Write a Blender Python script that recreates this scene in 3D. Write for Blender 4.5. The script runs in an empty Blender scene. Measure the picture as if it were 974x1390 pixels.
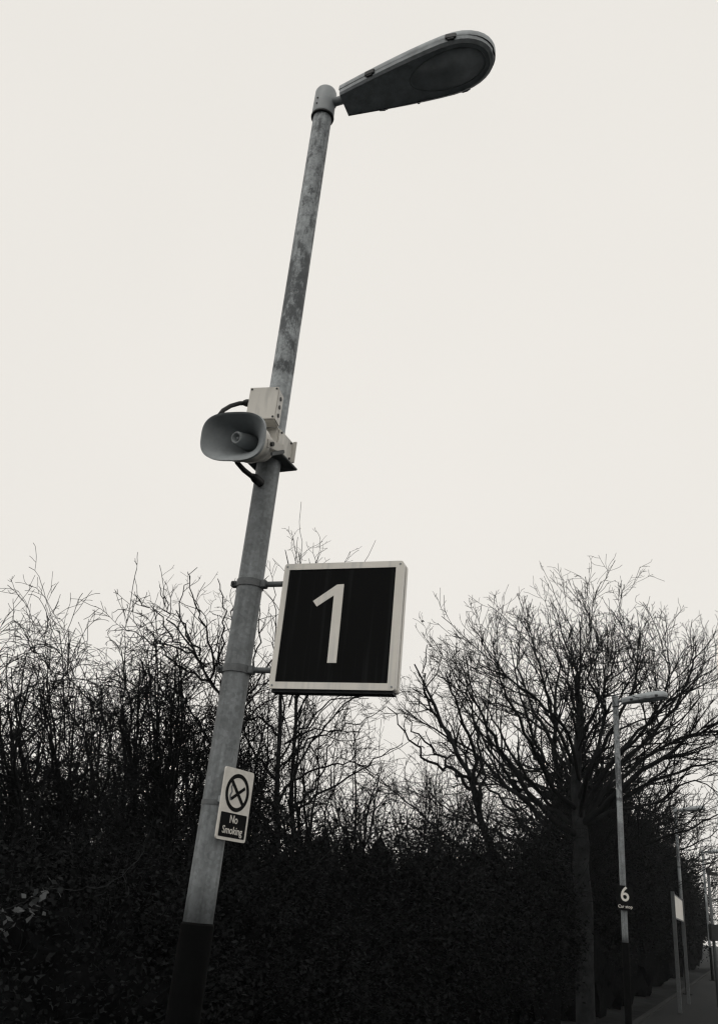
import bpy, bmesh, math, random
import numpy as np
from mathutils import Vector, Matrix

rng = np.random.default_rng(11)
HAZE = 0.0004
random.seed(11)
scene = bpy.context.scene
COL = scene.collection

# ------------------------------------------------------------------ camera
IMG_W, IMG_H = 974.0, 1390.0
FOC, PPX, PPY = 1172.0, 487.0, 650.0
PITCH = math.radians(26.4)
ROLL = math.atan2(238, 2350)
EYE = np.array([0.0, 0.0, 1.55])
_F = np.array([0, math.cos(PITCH), math.sin(PITCH)])
_U0 = np.array([0, -math.sin(PITCH), math.cos(PITCH)])
_R0 = np.array([1.0, 0, 0])
_R = math.cos(ROLL) * _R0 + math.sin(ROLL) * _U0
_U = math.cos(ROLL) * _U0 - math.sin(ROLL) * _R0

cam = bpy.data.cameras.new('camera')
camo = bpy.data.objects.new('camera', cam)
COL.objects.link(camo)
M = Matrix(((_R[0], _U[0], -_F[0], EYE[0]), (_R[1], _U[1], -_F[1], EYE[1]), (_R[2], _U[2], -_F[2], EYE[2]), (0, 0, 0, 1)))
camo.matrix_world = M
cam.sensor_fit = 'VERTICAL'
cam.sensor_height = 36.0
cam.lens = FOC / IMG_H * 36.0
cam.shift_y = (PPY - IMG_H / 2) / IMG_H
cam.clip_end = 6000
cam.clip_start = 0.05
scene.camera = camo


def P(x, y, d):
    """world point at horizontal distance d from the camera in the direction of a photo position"""
    r = _F * FOC + _R * (x - PPX) - _U * (y - PPY)
    return EYE + r * d / math.hypot(r[0], r[1])


# platform directions
AZ = math.radians(24)
ALONG = np.array([math.sin(AZ), math.cos(AZ), 0])
RIGHT = np.array([math.cos(AZ), -math.sin(AZ), 0])
POLE = np.array([-0.4327, 3.6645, 0.0])

# ------------------------------------------------------------------ materials
def mat(name, col, rough=0.7, spec=0.3, var=0.15, scale=6.0, bump=0.0, metallic=0.0, col2=None, detail=6):
    m = bpy.data.materials.new(name)
    m.use_nodes = True
    nt = m.node_tree
    b = nt.nodes['Principled BSDF']
    b.inputs['Roughness'].default_value = rough
    b.inputs['Specular IOR Level'].default_value = spec
    b.inputs['Metallic'].default_value = metallic
    tc = nt.nodes.new('ShaderNodeTexCoord')
    nz = nt.nodes.new('ShaderNodeTexNoise')
    nz.inputs['Scale'].default_value = scale
    nz.inputs['Detail'].default_value = detail
    nz.inputs['Roughness'].default_value = 0.65
    nt.links.new(tc.outputs['Object'], nz.inputs['Vector'])
    cr = nt.nodes.new('ShaderNodeValToRGB')
    cr.color_ramp.elements[0].position = 0.3
    cr.color_ramp.elements[1].position = 0.7
    c = np.array(col)
    lo = c * (1 - var) if col2 is None else np.array(col2)
    hi = c * (1 + var) if col2 is None else c
    cr.color_ramp.elements[0].color = (*lo, 1)
    cr.color_ramp.elements[1].color = (*hi, 1)
    nt.links.new(nz.outputs['Fac'], cr.inputs['Fac'])
    nt.links.new(cr.outputs['Color'], b.inputs['Base Color'])
    if bump:
        bp = nt.nodes.new('ShaderNodeBump')
        bp.inputs['Strength'].default_value = bump
        bp.inputs['Distance'].default_value = 0.01
        nt.links.new(nz.outputs['Fac'], bp.inputs['Height'])
        nt.links.new(bp.outputs['Normal'], b.inputs['Normal'])
    return m


def cool(v):
    return (v * 0.925, v * 1.0, v * 1.045)


def warm(v):
    return (v * 1.03, v * 1.0, v * 0.93)


def pole_material():
    """galvanised steel: mottled, with dark weather stains of their own on the upper half"""
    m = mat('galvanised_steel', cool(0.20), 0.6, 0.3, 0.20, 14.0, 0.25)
    nt = m.node_tree
    b = nt.nodes['Principled BSDF']
    base = b.inputs['Base Color'].links[0].from_socket
    tc = nt.nodes['Texture Coordinate']
    # zinc spangle and rain runs
    vo = nt.nodes.new('ShaderNodeTexVoronoi'); vo.inputs['Scale'].default_value = 75
    nt.links.new(tc.outputs['Object'], vo.inputs['Vector'])
    vr = nt.nodes.new('ShaderNodeMapRange'); vr.inputs['To Min'].default_value = .82; vr.inputs['To Max'].default_value = 1.12
    sx = nt.nodes.new('ShaderNodeSeparateColor'); nt.links.new(vo.outputs['Color'], sx.inputs[0]); nt.links.new(sx.outputs[0], vr.inputs['Value'])
    m3 = nt.nodes.new('ShaderNodeMapping'); m3.inputs['Scale'].default_value = (45, 45, 1.6)
    nt.links.new(tc.outputs['Object'], m3.inputs['Vector'])
    n3 = nt.nodes.new('ShaderNodeTexNoise'); n3.inputs['Scale'].default_value = 1; n3.inputs['Detail'].default_value = 6
    nt.links.new(m3.outputs[0], n3.inputs['Vector'])
    r3 = nt.nodes.new('ShaderNodeMapRange'); r3.inputs['From Min'].default_value = .35; r3.inputs['From Max'].default_value = .7; r3.inputs['To Min'].default_value = 1.14; r3.inputs['To Max'].default_value = .74
    nt.links.new(n3.outputs['Fac'], r3.inputs['Value'])
    # base colour scaled by height: lighter on the upper tube, darker below
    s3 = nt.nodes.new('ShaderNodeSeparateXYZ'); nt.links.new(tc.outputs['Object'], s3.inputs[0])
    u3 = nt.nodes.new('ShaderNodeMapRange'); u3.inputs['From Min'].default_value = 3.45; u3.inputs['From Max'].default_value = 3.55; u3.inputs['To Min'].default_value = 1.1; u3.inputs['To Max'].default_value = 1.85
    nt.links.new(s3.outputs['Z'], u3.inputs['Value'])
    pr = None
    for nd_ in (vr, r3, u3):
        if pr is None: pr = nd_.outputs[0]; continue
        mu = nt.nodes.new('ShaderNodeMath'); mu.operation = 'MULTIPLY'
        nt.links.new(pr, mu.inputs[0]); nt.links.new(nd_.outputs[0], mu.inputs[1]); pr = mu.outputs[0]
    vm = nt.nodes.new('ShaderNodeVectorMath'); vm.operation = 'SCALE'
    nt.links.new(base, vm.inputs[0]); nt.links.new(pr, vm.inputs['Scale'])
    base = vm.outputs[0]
    mp = nt.nodes.new('ShaderNodeMapping')
    mp.inputs['Scale'].default_value = (1, 1, 0.45)
    nt.links.new(tc.outputs['Object'], mp.inputs['Vector'])
    n2 = nt.nodes.new('ShaderNodeTexNoise')
    n2.inputs['Scale'].default_value = 26
    n2.inputs['Detail'].default_value = 7
    n2.inputs['Roughness'].default_value = 0.72
    nt.links.new(mp.outputs[0], n2.inputs['Vector'])
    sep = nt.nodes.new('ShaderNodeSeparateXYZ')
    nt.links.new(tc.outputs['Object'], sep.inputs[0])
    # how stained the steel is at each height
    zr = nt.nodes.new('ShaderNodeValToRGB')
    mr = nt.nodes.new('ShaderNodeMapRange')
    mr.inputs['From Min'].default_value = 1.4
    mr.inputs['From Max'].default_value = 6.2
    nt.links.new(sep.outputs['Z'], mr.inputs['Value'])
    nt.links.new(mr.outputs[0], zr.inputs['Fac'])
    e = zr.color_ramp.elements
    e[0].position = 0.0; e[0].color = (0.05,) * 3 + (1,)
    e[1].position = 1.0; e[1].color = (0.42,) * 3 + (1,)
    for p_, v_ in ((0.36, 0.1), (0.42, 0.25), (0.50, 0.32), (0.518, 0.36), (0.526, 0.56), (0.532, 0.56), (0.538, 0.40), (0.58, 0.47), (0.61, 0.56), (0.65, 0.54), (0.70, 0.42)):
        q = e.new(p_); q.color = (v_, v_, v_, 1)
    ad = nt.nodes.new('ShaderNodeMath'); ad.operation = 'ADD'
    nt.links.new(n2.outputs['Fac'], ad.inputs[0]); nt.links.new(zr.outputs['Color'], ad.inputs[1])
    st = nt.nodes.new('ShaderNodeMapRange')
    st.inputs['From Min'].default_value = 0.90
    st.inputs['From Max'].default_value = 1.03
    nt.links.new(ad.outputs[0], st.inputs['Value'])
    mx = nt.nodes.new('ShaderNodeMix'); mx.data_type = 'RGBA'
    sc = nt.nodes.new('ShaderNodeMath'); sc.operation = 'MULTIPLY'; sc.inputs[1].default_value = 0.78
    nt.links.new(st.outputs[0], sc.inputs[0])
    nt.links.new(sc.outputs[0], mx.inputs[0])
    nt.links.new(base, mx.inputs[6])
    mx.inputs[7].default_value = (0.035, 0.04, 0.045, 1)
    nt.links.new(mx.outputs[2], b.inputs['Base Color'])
    return m


def streaky(name, col, dark, amount=0.5, scale=(30, 30, 1.2), lo=0.5, hi=0.75, rough=0.35, spec=.3):
    """painted panel with vertical rain streaks"""
    m = mat(name, col, rough, spec, 0.06, 5.0)
    nt = m.node_tree
    b = nt.nodes['Principled BSDF']
    base = b.inputs['Base Color'].links[0].from_socket
    tc = nt.nodes['Texture Coordinate']
    mp = nt.nodes.new('ShaderNodeMapping'); mp.inputs['Scale'].default_value = scale
    nt.links.new(tc.outputs['Object'], mp.inputs['Vector'])
    n2 = nt.nodes.new('ShaderNodeTexNoise'); n2.inputs['Scale'].default_value = 1.0; n2.inputs['Detail'].default_value = 5
    nt.links.new(mp.outputs[0], n2.inputs['Vector'])
    st = nt.nodes.new('ShaderNodeMapRange')
    st.inputs['From Min'].default_value = lo; st.inputs['From Max'].default_value = hi; st.inputs['To Max'].default_value = amount
    nt.links.new(n2.outputs['Fac'], st.inputs['Value'])
    mx = nt.nodes.new('ShaderNodeMix'); mx.data_type = 'RGBA'
    nt.links.new(st.outputs[0], mx.inputs[0]); nt.links.new(base, mx.inputs[6])
    mx.inputs[7].default_value = (*dark, 1)
    nt.links.new(mx.outputs[2], b.inputs['Base Color'])
    return m


MT = dict(
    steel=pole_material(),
    sleeve=mat('sleeve_steel', cool(0.30), 0.55, 0.35, 0.12, 12, 0.1),
    clampsteel=mat('clamp_steel', cool(0.115), 0.5, 0.4, 0.3, 30, 0.2),
    blackpaint=mat('black_paint', cool(0.004), 0.7, 0.03, 0.3, 12),
    canopy=mat('lantern_canopy', cool(0.36), 0.6, 0.3, 0.3, 14, 0.1),
    tray=mat('lantern_tray', cool(0.55), 0.6, 0.25, 0.25, 16, 0.1),
    clip=mat('lantern_clip', cool(0.025), 0.5, 0.3, 0.3, 20),
    glass=mat('lantern_glass', cool(0.52), 0.18, 0.6, 0.3, 7),
    boxgrey=streaky('grey_enamel', warm(0.62), cool(0.12), 0.5, (18, 18, 3)),
    horn=mat('horn_grey', cool(0.30), 0.6, 0.3, 0.2, 9, 0.1),
    hornback=streaky('horn_back', warm(0.55), cool(0.15), 0.7, (14, 14, 6)),
    darkmetal=mat('dark_bracket', cool(0.09), 0.5, 0.35, 0.25, 25),
    rubber=mat('black_rubber', cool(0.012), 0.55, 0.3, 0.3, 20),
    signface=streaky('sign_black', cool(0.006), cool(0.03), 0.6, (38, 38, 1.3), 0.55, 0.85, 0.6, .05),
    signwhite=streaky('sign_white', warm(0.74), cool(0.42), 0.5, (40, 40, 2.0), 0.5, 0.8),
    signedge=mat('sign_edge', cool(0.03), 0.6, 0.1, 0.3, 20),
    nswhite=mat('enamel_white', warm(0.74), 0.5, 0.3, 0.1, 30, col2=warm(0.60)),
    ink=mat('sign_ink', cool(0.007), 0.6, 0.05, 0.15, 30),
    smoke=mat('smoke_ink', cool(0.15), 0.5, 0.2, 0.2, 30),
    board=mat('board_white', warm(0.75), 0.5, 0.3, 0.12, 3),
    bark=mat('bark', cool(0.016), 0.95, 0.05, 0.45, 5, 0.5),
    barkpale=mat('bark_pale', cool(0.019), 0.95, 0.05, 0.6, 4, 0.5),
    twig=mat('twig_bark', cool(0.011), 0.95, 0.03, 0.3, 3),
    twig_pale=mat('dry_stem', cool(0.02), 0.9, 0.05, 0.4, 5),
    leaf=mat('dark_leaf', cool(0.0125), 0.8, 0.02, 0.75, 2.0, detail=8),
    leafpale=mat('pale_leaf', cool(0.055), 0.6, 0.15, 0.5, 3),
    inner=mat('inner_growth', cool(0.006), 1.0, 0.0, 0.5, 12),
    tarmac=mat('tarmac', cool(0.020), 0.95, 0.08, 0.3, 40, 0.4),
    kerb=mat('concrete_kerb', cool(0.016), 0.9, 0.15, 0.3, 14, 0.3),
    soil=mat('soil', cool(0.02), 1.0, 0.03, 0.5, 2, 0.5),
    feather=mat('feather', cool(0.03), 0.8, 0.1, 0.2, 10),
)

# ------------------------------------------------------------------ object helpers
def link_mesh(name, bm_or_me, material, parent=None, smooth=False):
    if isinstance(bm_or_me, bmesh.types.BMesh):
        me = bpy.data.meshes.new(name)
        bm_or_me.to_mesh(me)
        bm_or_me.free()
    else:
        me = bm_or_me
    if smooth:
        me.polygons.foreach_set('use_smooth', [True] * len(me.polygons))
    o = bpy.data.objects.new(name, me)
    me.materials.append(MT[material] if isinstance(material, str) else material)
    COL.objects.link(o)
    if parent is not None:
        o.parent = parent
    return o


def thing(name, label, cat, loc=(0, 0, 0), rotz=0.0, group=None):
    o = bpy.data.objects.new(name, None)
    o.empty_display_size = 0.2
    COL.objects.link(o)
    o.location = tuple(loc)
    o.rotation_euler = (0, 0, rotz)
    tag(o, label, cat, group)
    return o


def tag(o, label=None, cat=None, group=None, kind=None):
    if label: o['label'] = label
    if cat: o['category'] = cat
    if group: o['group'] = group
    if kind: o['kind'] = kind
    return o


def box(bm, c, s, rot=None, bev=0.0):
    r = bmesh.ops.create_cube(bm, size=1.0)
    vs = r['verts']
    for v in vs:
        v.co = Vector((v.co.x * s[0], v.co.y * s[1], v.co.z * s[2]))
    if bev:
        es = list({e for v in vs for e in v.link_edges})
        rb = bmesh.ops.bevel(bm, geom=es, offset=bev, segments=2, affect='EDGES')
        vs = list({v for f in rb['faces'] for v in f.verts} | {v for v in vs if v.is_valid})
        # gather connected verts
        seen = set(vs); st = list(vs)
        while st:
            v = st.pop()
            for e in v.link_edges:
                w = e.other_vert(v)
                if w not in seen:
                    seen.add(w); st.append(w)
        vs = list(seen)
    mtx = Matrix.Translation(Vector(c)) @ (rot.to_4x4() if rot else Matrix())
    bmesh.ops.transform(bm, matrix=mtx, verts=vs)
    return vs


def tube(bm, pts, rad, n=12, caps=True):
    pts = [Vector(p) for p in pts]
    if not hasattr(rad, '__len__'): rad = [rad] * len(pts)
    rings = []
    ref = None
    for i, p in enumerate(pts):
        t = (pts[min(i + 1, len(pts) - 1)] - pts[max(i - 1, 0)]).normalized()
        if ref is None:
            ref = Vector((0, 0, 1)) if abs(t.z) < 0.9 else Vector((1, 0, 0))
        a = (ref - t * ref.dot(t)).normalized(); ref = a
        b = t.cross(a)
        rings.append([bm.verts.new(p + (a * math.cos(k * 2 * math.pi / n) + b * math.sin(k * 2 * math.pi / n)) * rad[i]) for k in range(n)])
    for i in range(len(rings) - 1):
        for k in range(n):
            bm.faces.new((rings[i][k], rings[i][(k + 1) % n], rings[i + 1][(k + 1) % n], rings[i + 1][k]))
    if caps:
        bm.faces.new(rings[0][::-1]); bm.faces.new(rings[-1])
    return rings


def prism(bm, outline, y0, y1, hole=None):
    """outline in (x,z), extruded in y"""
    f = [bm.verts.new((x, y0, z)) for x, z in outline]
    b = [bm.verts.new((x, y1, z)) for x, z in outline]
    n = len(f)
    bm.faces.new(f); bm.faces.new(b[::-1])
    for i in range(n):
        bm.faces.new((f[i], b[i], b[(i + 1) % n], f[(i + 1) % n]))


def ring_prism(bm, outer, inner, y0, y1):
    n = len(outer)
    V = {}
    for k, (lst, y) in enumerate(((outer, y0), (inner, y0), (outer, y1), (inner, y1))):
        V[k] = [bm.verts.new((x, y, z)) for x, z in lst]
    for i in range(n):
        j = (i + 1) % n
        bm.faces.new((V[0][i], V[0][j], V[1][j], V[1][i]))
        bm.faces.new((V[2][j], V[2][i], V[3][i], V[3][j]))
        bm.faces.new((V[0][j], V[0][i], V[2][i], V[2][j]))
        bm.faces.new((V[1][i], V[1][j], V[3][j], V[3][i]))


def rrect(w, h, r, n=5, cx=0, cz=0):
    out = []
    for (sx, sz, a0) in ((1, 1, 0), (-1, 1, 90), (-1, -1, 180), (1, -1, 270)):
        for k in range(n + 1):
            a = math.radians(a0 + 90 * k / n)
            out.append((cx + sx * (w / 2 - r) + r * math.cos(a), cz + sz * (h / 2 - r) + r * math.sin(a)))
    return out


def text_mesh(txt, size, parent, name, material, loc, sx=1.0, bold=0.0, depth=0.0008):
    """text as a mesh standing in the xz plane, facing -y"""
    cu = bpy.data.curves.new(name, 'FONT')
    cu.body = txt; cu.size = size; cu.align_x = 'CENTER'; cu.align_y = 'CENTER'
    cu.offset = bold; cu.extrude = depth; cu.resolution_u = 5
    to = bpy.data.objects.new('tmp', cu)
    COL.objects.link(to)
    dg = bpy.context.evaluated_depsgraph_get()
    me = bpy.data.meshes.new_from_object(to.evaluated_get(dg))
    bpy.data.objects.remove(to)
    me.transform(Matrix.Rotation(math.pi / 2, 4, 'X') @ Matrix.Diagonal((sx, 1, 1, 1)))
    me.materials.clear()
    o = link_mesh(name, me, material, parent)
    o.location = loc
    return o


def dup(root, loc, rotz, label, group=None):
    def cp(o, par):
        c = o.copy(); COL.objects.link(c)
        if par is not None: c.parent = par
        for ch in list(o.children): cp(ch, c)
        return c
    r = cp(root, None)
    r.location = tuple(loc); r.rotation_euler = (0, 0, rotz)
    r['label'] = label
    if group: r['group'] = group
    return r


# ------------------------------------------------------------------ lamp posts
RP = 0.0565
PH = 5.800      # height of the lantern arm


def build_lamp_post():
    """local +x points along the lantern"""
    t = thing('lamp_post', 'tall galvanised lamp post in the foreground carrying the loudspeaker and the big number sign', 'lamp post', group='platform lamp posts')
    bm = bmesh.new()
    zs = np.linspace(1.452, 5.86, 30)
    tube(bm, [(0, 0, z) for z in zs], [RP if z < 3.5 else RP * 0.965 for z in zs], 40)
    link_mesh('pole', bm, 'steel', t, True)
    bm = bmesh.new()
    tube(bm, [(0, 0, -0.02), (0, 0, 0.03), (0, 0, 1.445), (0, 0, 1.452)], [RP + .006, RP + .006, RP + .006, RP + 0.0], 40)
    box(bm, (0, 0, 0.012), (0.3, 0.3, 0.024), None, 0.004)
    link_mesh('black_base', bm, 'blackpaint', t, False)
    bm = bmesh.new()
    tube(bm, [(0, 0, 5.735), (0, 0, 5.737), (0, 0, 5.745), (0, 0, 5.935), (0, 0, 5.950), (0, 0, 5.954)], [RP + .001, RP + .010, RP + .010, RP + .008, RP + .002, 0.02], 40)
    link_mesh('top_sleeve', bm, 'sleeve', t, True)
    # dark joint lip below the sleeve
    bm = bmesh.new()
    tube(bm, [(0, 0, 5.724), (0, 0, 5.734)], [RP + .010, RP + .0125], 40)
    link_mesh('sleeve_lip', bm, 'clip', t, True)
    for a, z in ((-105, 5.835), (-105, 5.79), (20, 5.83)):
        bm = bmesh.new()
        ca, sa = math.cos(math.radians(a)), math.sin(math.radians(a))
        r = RP + .0095
        tube(bm, [(ca * (r - .004), sa * (r - .004), z), (ca * (r + .004), sa * (r + .004), z)], 0.0055, 8)
        link_mesh('grub_screw', bm, 'clip', t)
    bm = bmesh.new()
    tube(bm, [(RP, 0, PH + .045), (0.19, 0, PH + .060)], 0.026, 20)
    link_mesh('arm', bm, 'sleeve', t, True)
    # lantern: lofted tear-drop shell
    X0, LEN = 0.132, 0.890
    def hw(s):      # half width along the lantern
        if s < 0.72:
            return 0.082 + (0.171 - 0.082) * (1 - (1 - s / 0.72) ** 1.35)
        u = (s - 0.72) / 0.28
        return 0.171 * math.sqrt(max(0, 1 - u ** 2.3))
    def tl(s):      # slight upward tilt of the lantern
        return 0.125 * s + PH + 0.02
    S = [0, 0.02, .06, .12, .2, .3, .4, .5, .6, .7, .77, .83, .88, .92, .95, .975, .99, .998]
    def top_h(s):
        return (0.060 + 0.045 * math.sin(min(1, s / 0.75) * math.pi / 2)) * (1 if s < .7 else math.sqrt(max(0, 1 - ((s - .7) / .3) ** 2.6)) * .8 + .2)
    # lower tray (underside, nearly flat)
    bm = bmesh.new()
    rings = []
    for s in S:
        x = X0 + s * LEN; w = max(hw(s), .004); z = tl(s)
        prof = [(-1.0, 0.020), (-1.0, 0.0), (-.955, -0.014), (-.88, -0.016), (-.5, -0.019), (0, -0.021), (.5, -0.019), (.88, -0.016), (.955, -0.014), (1.0, 0.0), (1.0, 0.020)]
        rings.append([bm.verts.new((x, a * w, z + b)) for a, b in prof])
    for i in range(len(rings) - 1):
        for k in range(len(rings[0]) - 1):
            bm.faces.new((rings[i][k], rings[i + 1][k], rings[i + 1][k + 1], rings[i][k + 1]))
    bm.faces.new(rings[0]); bm.faces.new(rings[-1][::-1])
    lan = link_mesh('lantern', bm, 'tray', t)
    # upper canopy
    bm = bmesh.new()
    rings = []
    for s in S:
        x = X0 - .006 + s * (LEN + .013); w = max(hw(s), .004) + .006; z = tl(s); h = top_h(s)
        prof = [(1.0, 0.012), (1.01, 0.020), (1.0, 0.034), (.95, 0.036 + h * .25), (.8, 0.03 + h * .62), (.45, .03 + h * .92), (0, .03 + h)]
        pr = prof + [(-a, b) for a, b in prof[-2::-1]]
        rings.append([bm.verts.new((x, a * w, z + b)) for a, b in pr])
    for i in range(len(rings) - 1):
        for k in range(len(rings[0]) - 1):
            bm.faces.new((rings[i][k], rings[i + 1][k], rings[i + 1][k + 1], rings[i][k + 1]))
    bm.faces.new(rings[0]); bm.faces.new(rings[-1][::-1])
    link_mesh('canopy', bm, 'canopy', lan, True)
    # pale rim of the tray, proud of it
    bm = bmesh.new()
    a_, b_ = [], []
    for s in S:
        x = X0 + s * LEN; w = max(hw(s), .004)
        a_.append((x, w + .003, tl(s))); b_.append((x, -w - .003, tl(s)))
    loop = a_ + b_[::-1]
    n = len(loop)
    lo = [bm.verts.new((x, y, z - .014)) for x, y, z in loop]
    hi = [bm.verts.new((x * 1.0, y * 1.02, z + .010)) for x, y, z in loop]
    inn = [bm.verts.new((x - .022 * max(0, (x - X0) / LEN - .7) / .3, y * .895, z - .027)) for x, y, z in loop]
    for i in range(n):
        j = (i + 1) % n
        bm.faces.new((lo[i], lo[j], hi[j], hi[i]))
        bm.faces.new((inn[i], inn[j], lo[j], lo[i]))
    link_mesh('rim', bm, 'canopy', lan)
    # glass bowl
    bm = bmesh.new()
    NR, NA = 7, 40
    cx = X0 + LEN * 0.70
    rr = []
    for i in range(NR):
        q = i / (NR - 1)
        ring = []
        for k in range(NA):
            a = k * 2 * math.pi / NA
            ex = 0.215 * math.cos(a) * (1 - q * .97) if True else 0
            ey = 0.118 * math.sin(a) * (1 - q * .97) * (1 + .12 * math.cos(a))
            s = (cx + ex - X0) / LEN
            ring.append(bm.verts.new((cx + ex, ey, tl(s) - .019 - 0.030 * math.sin(min(1, q * 1.1) * math.pi / 2))))
        rr.append(ring)
    for i in range(NR - 1):
        for k in range(NA):
            bm.faces.new((rr[i][k], rr[i][(k + 1) % NA], rr[i + 1][(k + 1) % NA], rr[i + 1][k]))
    bm.faces.new(rr[-1])
    link_mesh('glass_bowl', bm, 'glass', lan, True)
    bm = bmesh.new()
    tube(bm, [(cx + .22 * math.cos(a), .121 * math.sin(a) * (1 + .12 * math.cos(a)), tl((cx + .22 * math.cos(a) - X0) / LEN) - .0185) for a in np.linspace(0, 2 * math.pi, 41)], .004, 6, False)
    link_mesh('bowl_seal', bm, 'canopy', lan, True)
    for s, side in ((.22, -1), (.77, -1), (.22, 1), (.77, 1)):
        bm = bmesh.new()
        x = X0 + s * LEN; w = hw(s)
        dw = (hw(s + .02) - hw(s - .02)) / (.04 * LEN)
        rot = Matrix.Rotation(math.atan(dw) * side, 3, 'Z')
        box(bm, (x, side * (w + .010), tl(s) + .014), (.062, .012, .034), rot, .003)
        box(bm, (x, side * (w + .006), tl(s) - .006), (.040, .014, .014), rot, .003)
        link_mesh('clip', bm, 'clip', lan)
    bm = bmesh.new()
    x = X0 + .46 * LEN
    tube(bm, [(x, hw(.46) + .001, tl(.46) + 0.0), (x, hw(.46) + .014, tl(.46) - .004)], .008, 8)
    link_mesh('drain_stud', bm, 'clip', lan)
    # end block by the arm
    bm = bmesh.new()
    box(bm, (X0 + .02, 0, tl(0) + .035), (.055, .10, .085), None, .01)
    link_mesh('arm_clamp', bm, 'tray', lan)
    return t


LROT = -AZ        # local +x -> RIGHT
lamp = build_lamp_post()
lamp.location = tuple(POLE); lamp.rotation_euler = (0, 0, LROT + math.radians(2))
six = POLE + np.array([math.sin(math.radians(23.65)), math.cos(math.radians(23.65)), 0]) * 15.3
P6 = P(848, 1280, 18.6); P6[2] = 0
P3 = P(915, 1092, 35.6); P3[2] = 0
P4 = POLE + (P3 - P6) / np.linalg.norm(P3 - P6) * 49.0
P5 = P4 + (P4 - P3) * 1.0
lamp6 = dup(lamp, P6, LROT, 'slim lamp post in middle distance carrying the small number six plate')
lamp3 = dup(lamp, P3, LROT, 'dim lamp post behind the pale slanting board, beyond the number six post')
lamp4 = dup(lamp, P4, LROT, 'faint lamp post farther along the dark hedge, one beyond the pale board')

# ------------------------------------------------------------------ platform number sign
SW, SH, ST = 0.545, 0.549, 0.072
D1 = 3.585
LT = P(387, 768, D1); RT = P(548, 761, D1 * .947)
ex = (RT - LT); ex[2] = 0; ex = ex / np.linalg.norm(ex)
ang = math.atan2(ex[1], ex[0])
cen = (P(387, 768, D1) + P(365, 937, D1) + P(548, 761, D1 * .947) + P(539, 942, D1 * .947)) / 4 + np.array([-.004, 0, .007])
SW = np.linalg.norm((RT - LT)[:2]); SH = abs(P(387, 768, D1)[2] - P(365, 937, D1)[2])
sign = thing('number_sign', 'square black sign with a white number 1 and pale frame on two arms', 'sign', cen, ang)
bm = bmesh.new()
ring_prism(bm, rrect(SW, SH, .012, 4), rrect(SW - .056, SH - .056, .002, 4, -.004), 0, ST * .42)
link_mesh('frame', bm, 'signwhite', sign)
bm = bmesh.new()
prism(bm, rrect(SW - .012, SH - .012, .010, 4), ST * .42 + .001, ST * .60)
link_mesh('dark_seam', bm, 'signedge', sign)
bm = bmesh.new()
prism(bm, rrect(SW, SH, .012, 4), ST * .60 + .001, ST)
link_mesh('back_box', bm, 'signwhite', sign)
bm = bmesh.new()
prism(bm, rrect(SW - .056, SH - .056, .002, 4, -.004), .004, ST * .42 - .001)
link_mesh('face_panel', bm, 'signface', sign)
bm = bmesh.new()
# numeral: measured inside the panel, u right, v up, relative to the panel (0..1)
def uv(u, v):
    return ((u - .5) * (SW - .058), (v - .5) * (SH - .058))
num = [(.515, .860), (.580, .862), (.580, .165), (.492, .165), (.492, .755), (.335, .66), (.300, .725)]
num = [uv(a, b) for a, b in ((.463, .855), (.527, .858), (.530, .163), (.447, .163), (.443, .757), (.293, .657), (.252, .708))]
prism(bm, num[::-1], .0015, .0045)
link_mesh('numeral', bm, 'signwhite', sign)
bm = bmesh.new()
box(bm, (0, ST * .5, -SH / 2 - .006), (SW - .02, ST * .7, .012))
link_mesh('bottom_lip', bm, 'signedge', sign)
for sx in (-1, 1):
    for sz in (-1, 1):
        bm = bmesh.new()
        tube(bm, [(sx * (SW / 2 - .014), .0005, sz * (SH / 2 - .014)), (sx * (SW / 2 - .014), -.0025, sz * (SH / 2 - .014))], .0042, 8)
        link_mesh('frame_screw', bm, 'sleeve', sign)
# arms and clamps
inv = Matrix.Rotation(-ang, 4, 'Z') @ Matrix.Translation(-Vector(cen))
def solve_z(y_img, x_img):
    """height on the main pole seen at this photo position"""
    best = None
    for z in np.linspace(1, 6.2, 2600):
        v = np.array([POLE[0], POLE[1], z]) - EYE
        y = PPY - FOC * (v @ _U) / (v @ _F)
        if best is None or abs(y - y_img) < best[0]: best = (abs(y - y_img), z)
    return best[1]
for yy in (794, 910):
    zc = solve_z(yy, 0)
    loc = inv @ Vector((POLE[0], POLE[1], zc))
    bm = bmesh.new()
    tube(bm, [(loc.x, loc.y, loc.z - .016), (loc.x, loc.y, loc.z + .016)], RP + .005, 32)
    box(bm, (loc.x - RP - .014, loc.y - .012, loc.z), (.026, .03, .026), None, .003)
    box(bm, (loc.x + RP + .014, loc.y - .004, loc.z), (.026, .034, .034), None, .003)
    link_mesh('clamp', bm, 'clampsteel', sign)
    bm = bmesh.new()
    tube(bm, [(loc.x - RP - .014, loc.y - .036, loc.z), (loc.x - RP - .014, loc.y + .012, loc.z)], .007, 6)
    link_mesh('clamp_bolt', bm, 'clip', sign)
    bm = bmesh.new()
    y_in = ST * .5
    tube(bm, [(loc.x + RP, loc.y - .004, loc.z), (-SW / 2 + .03, loc.y - .004, loc.z)], .0125, 14)
    link_mesh('arm', bm, 'clampsteel', sign, True)
bm = bmesh.new()
box(bm, (-SW / 2 + .04, ST + .012, 0), (.04, .02, SH * .9), None, .002)
link_mesh('back_rail', bm, 'clampsteel', sign)

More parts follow.
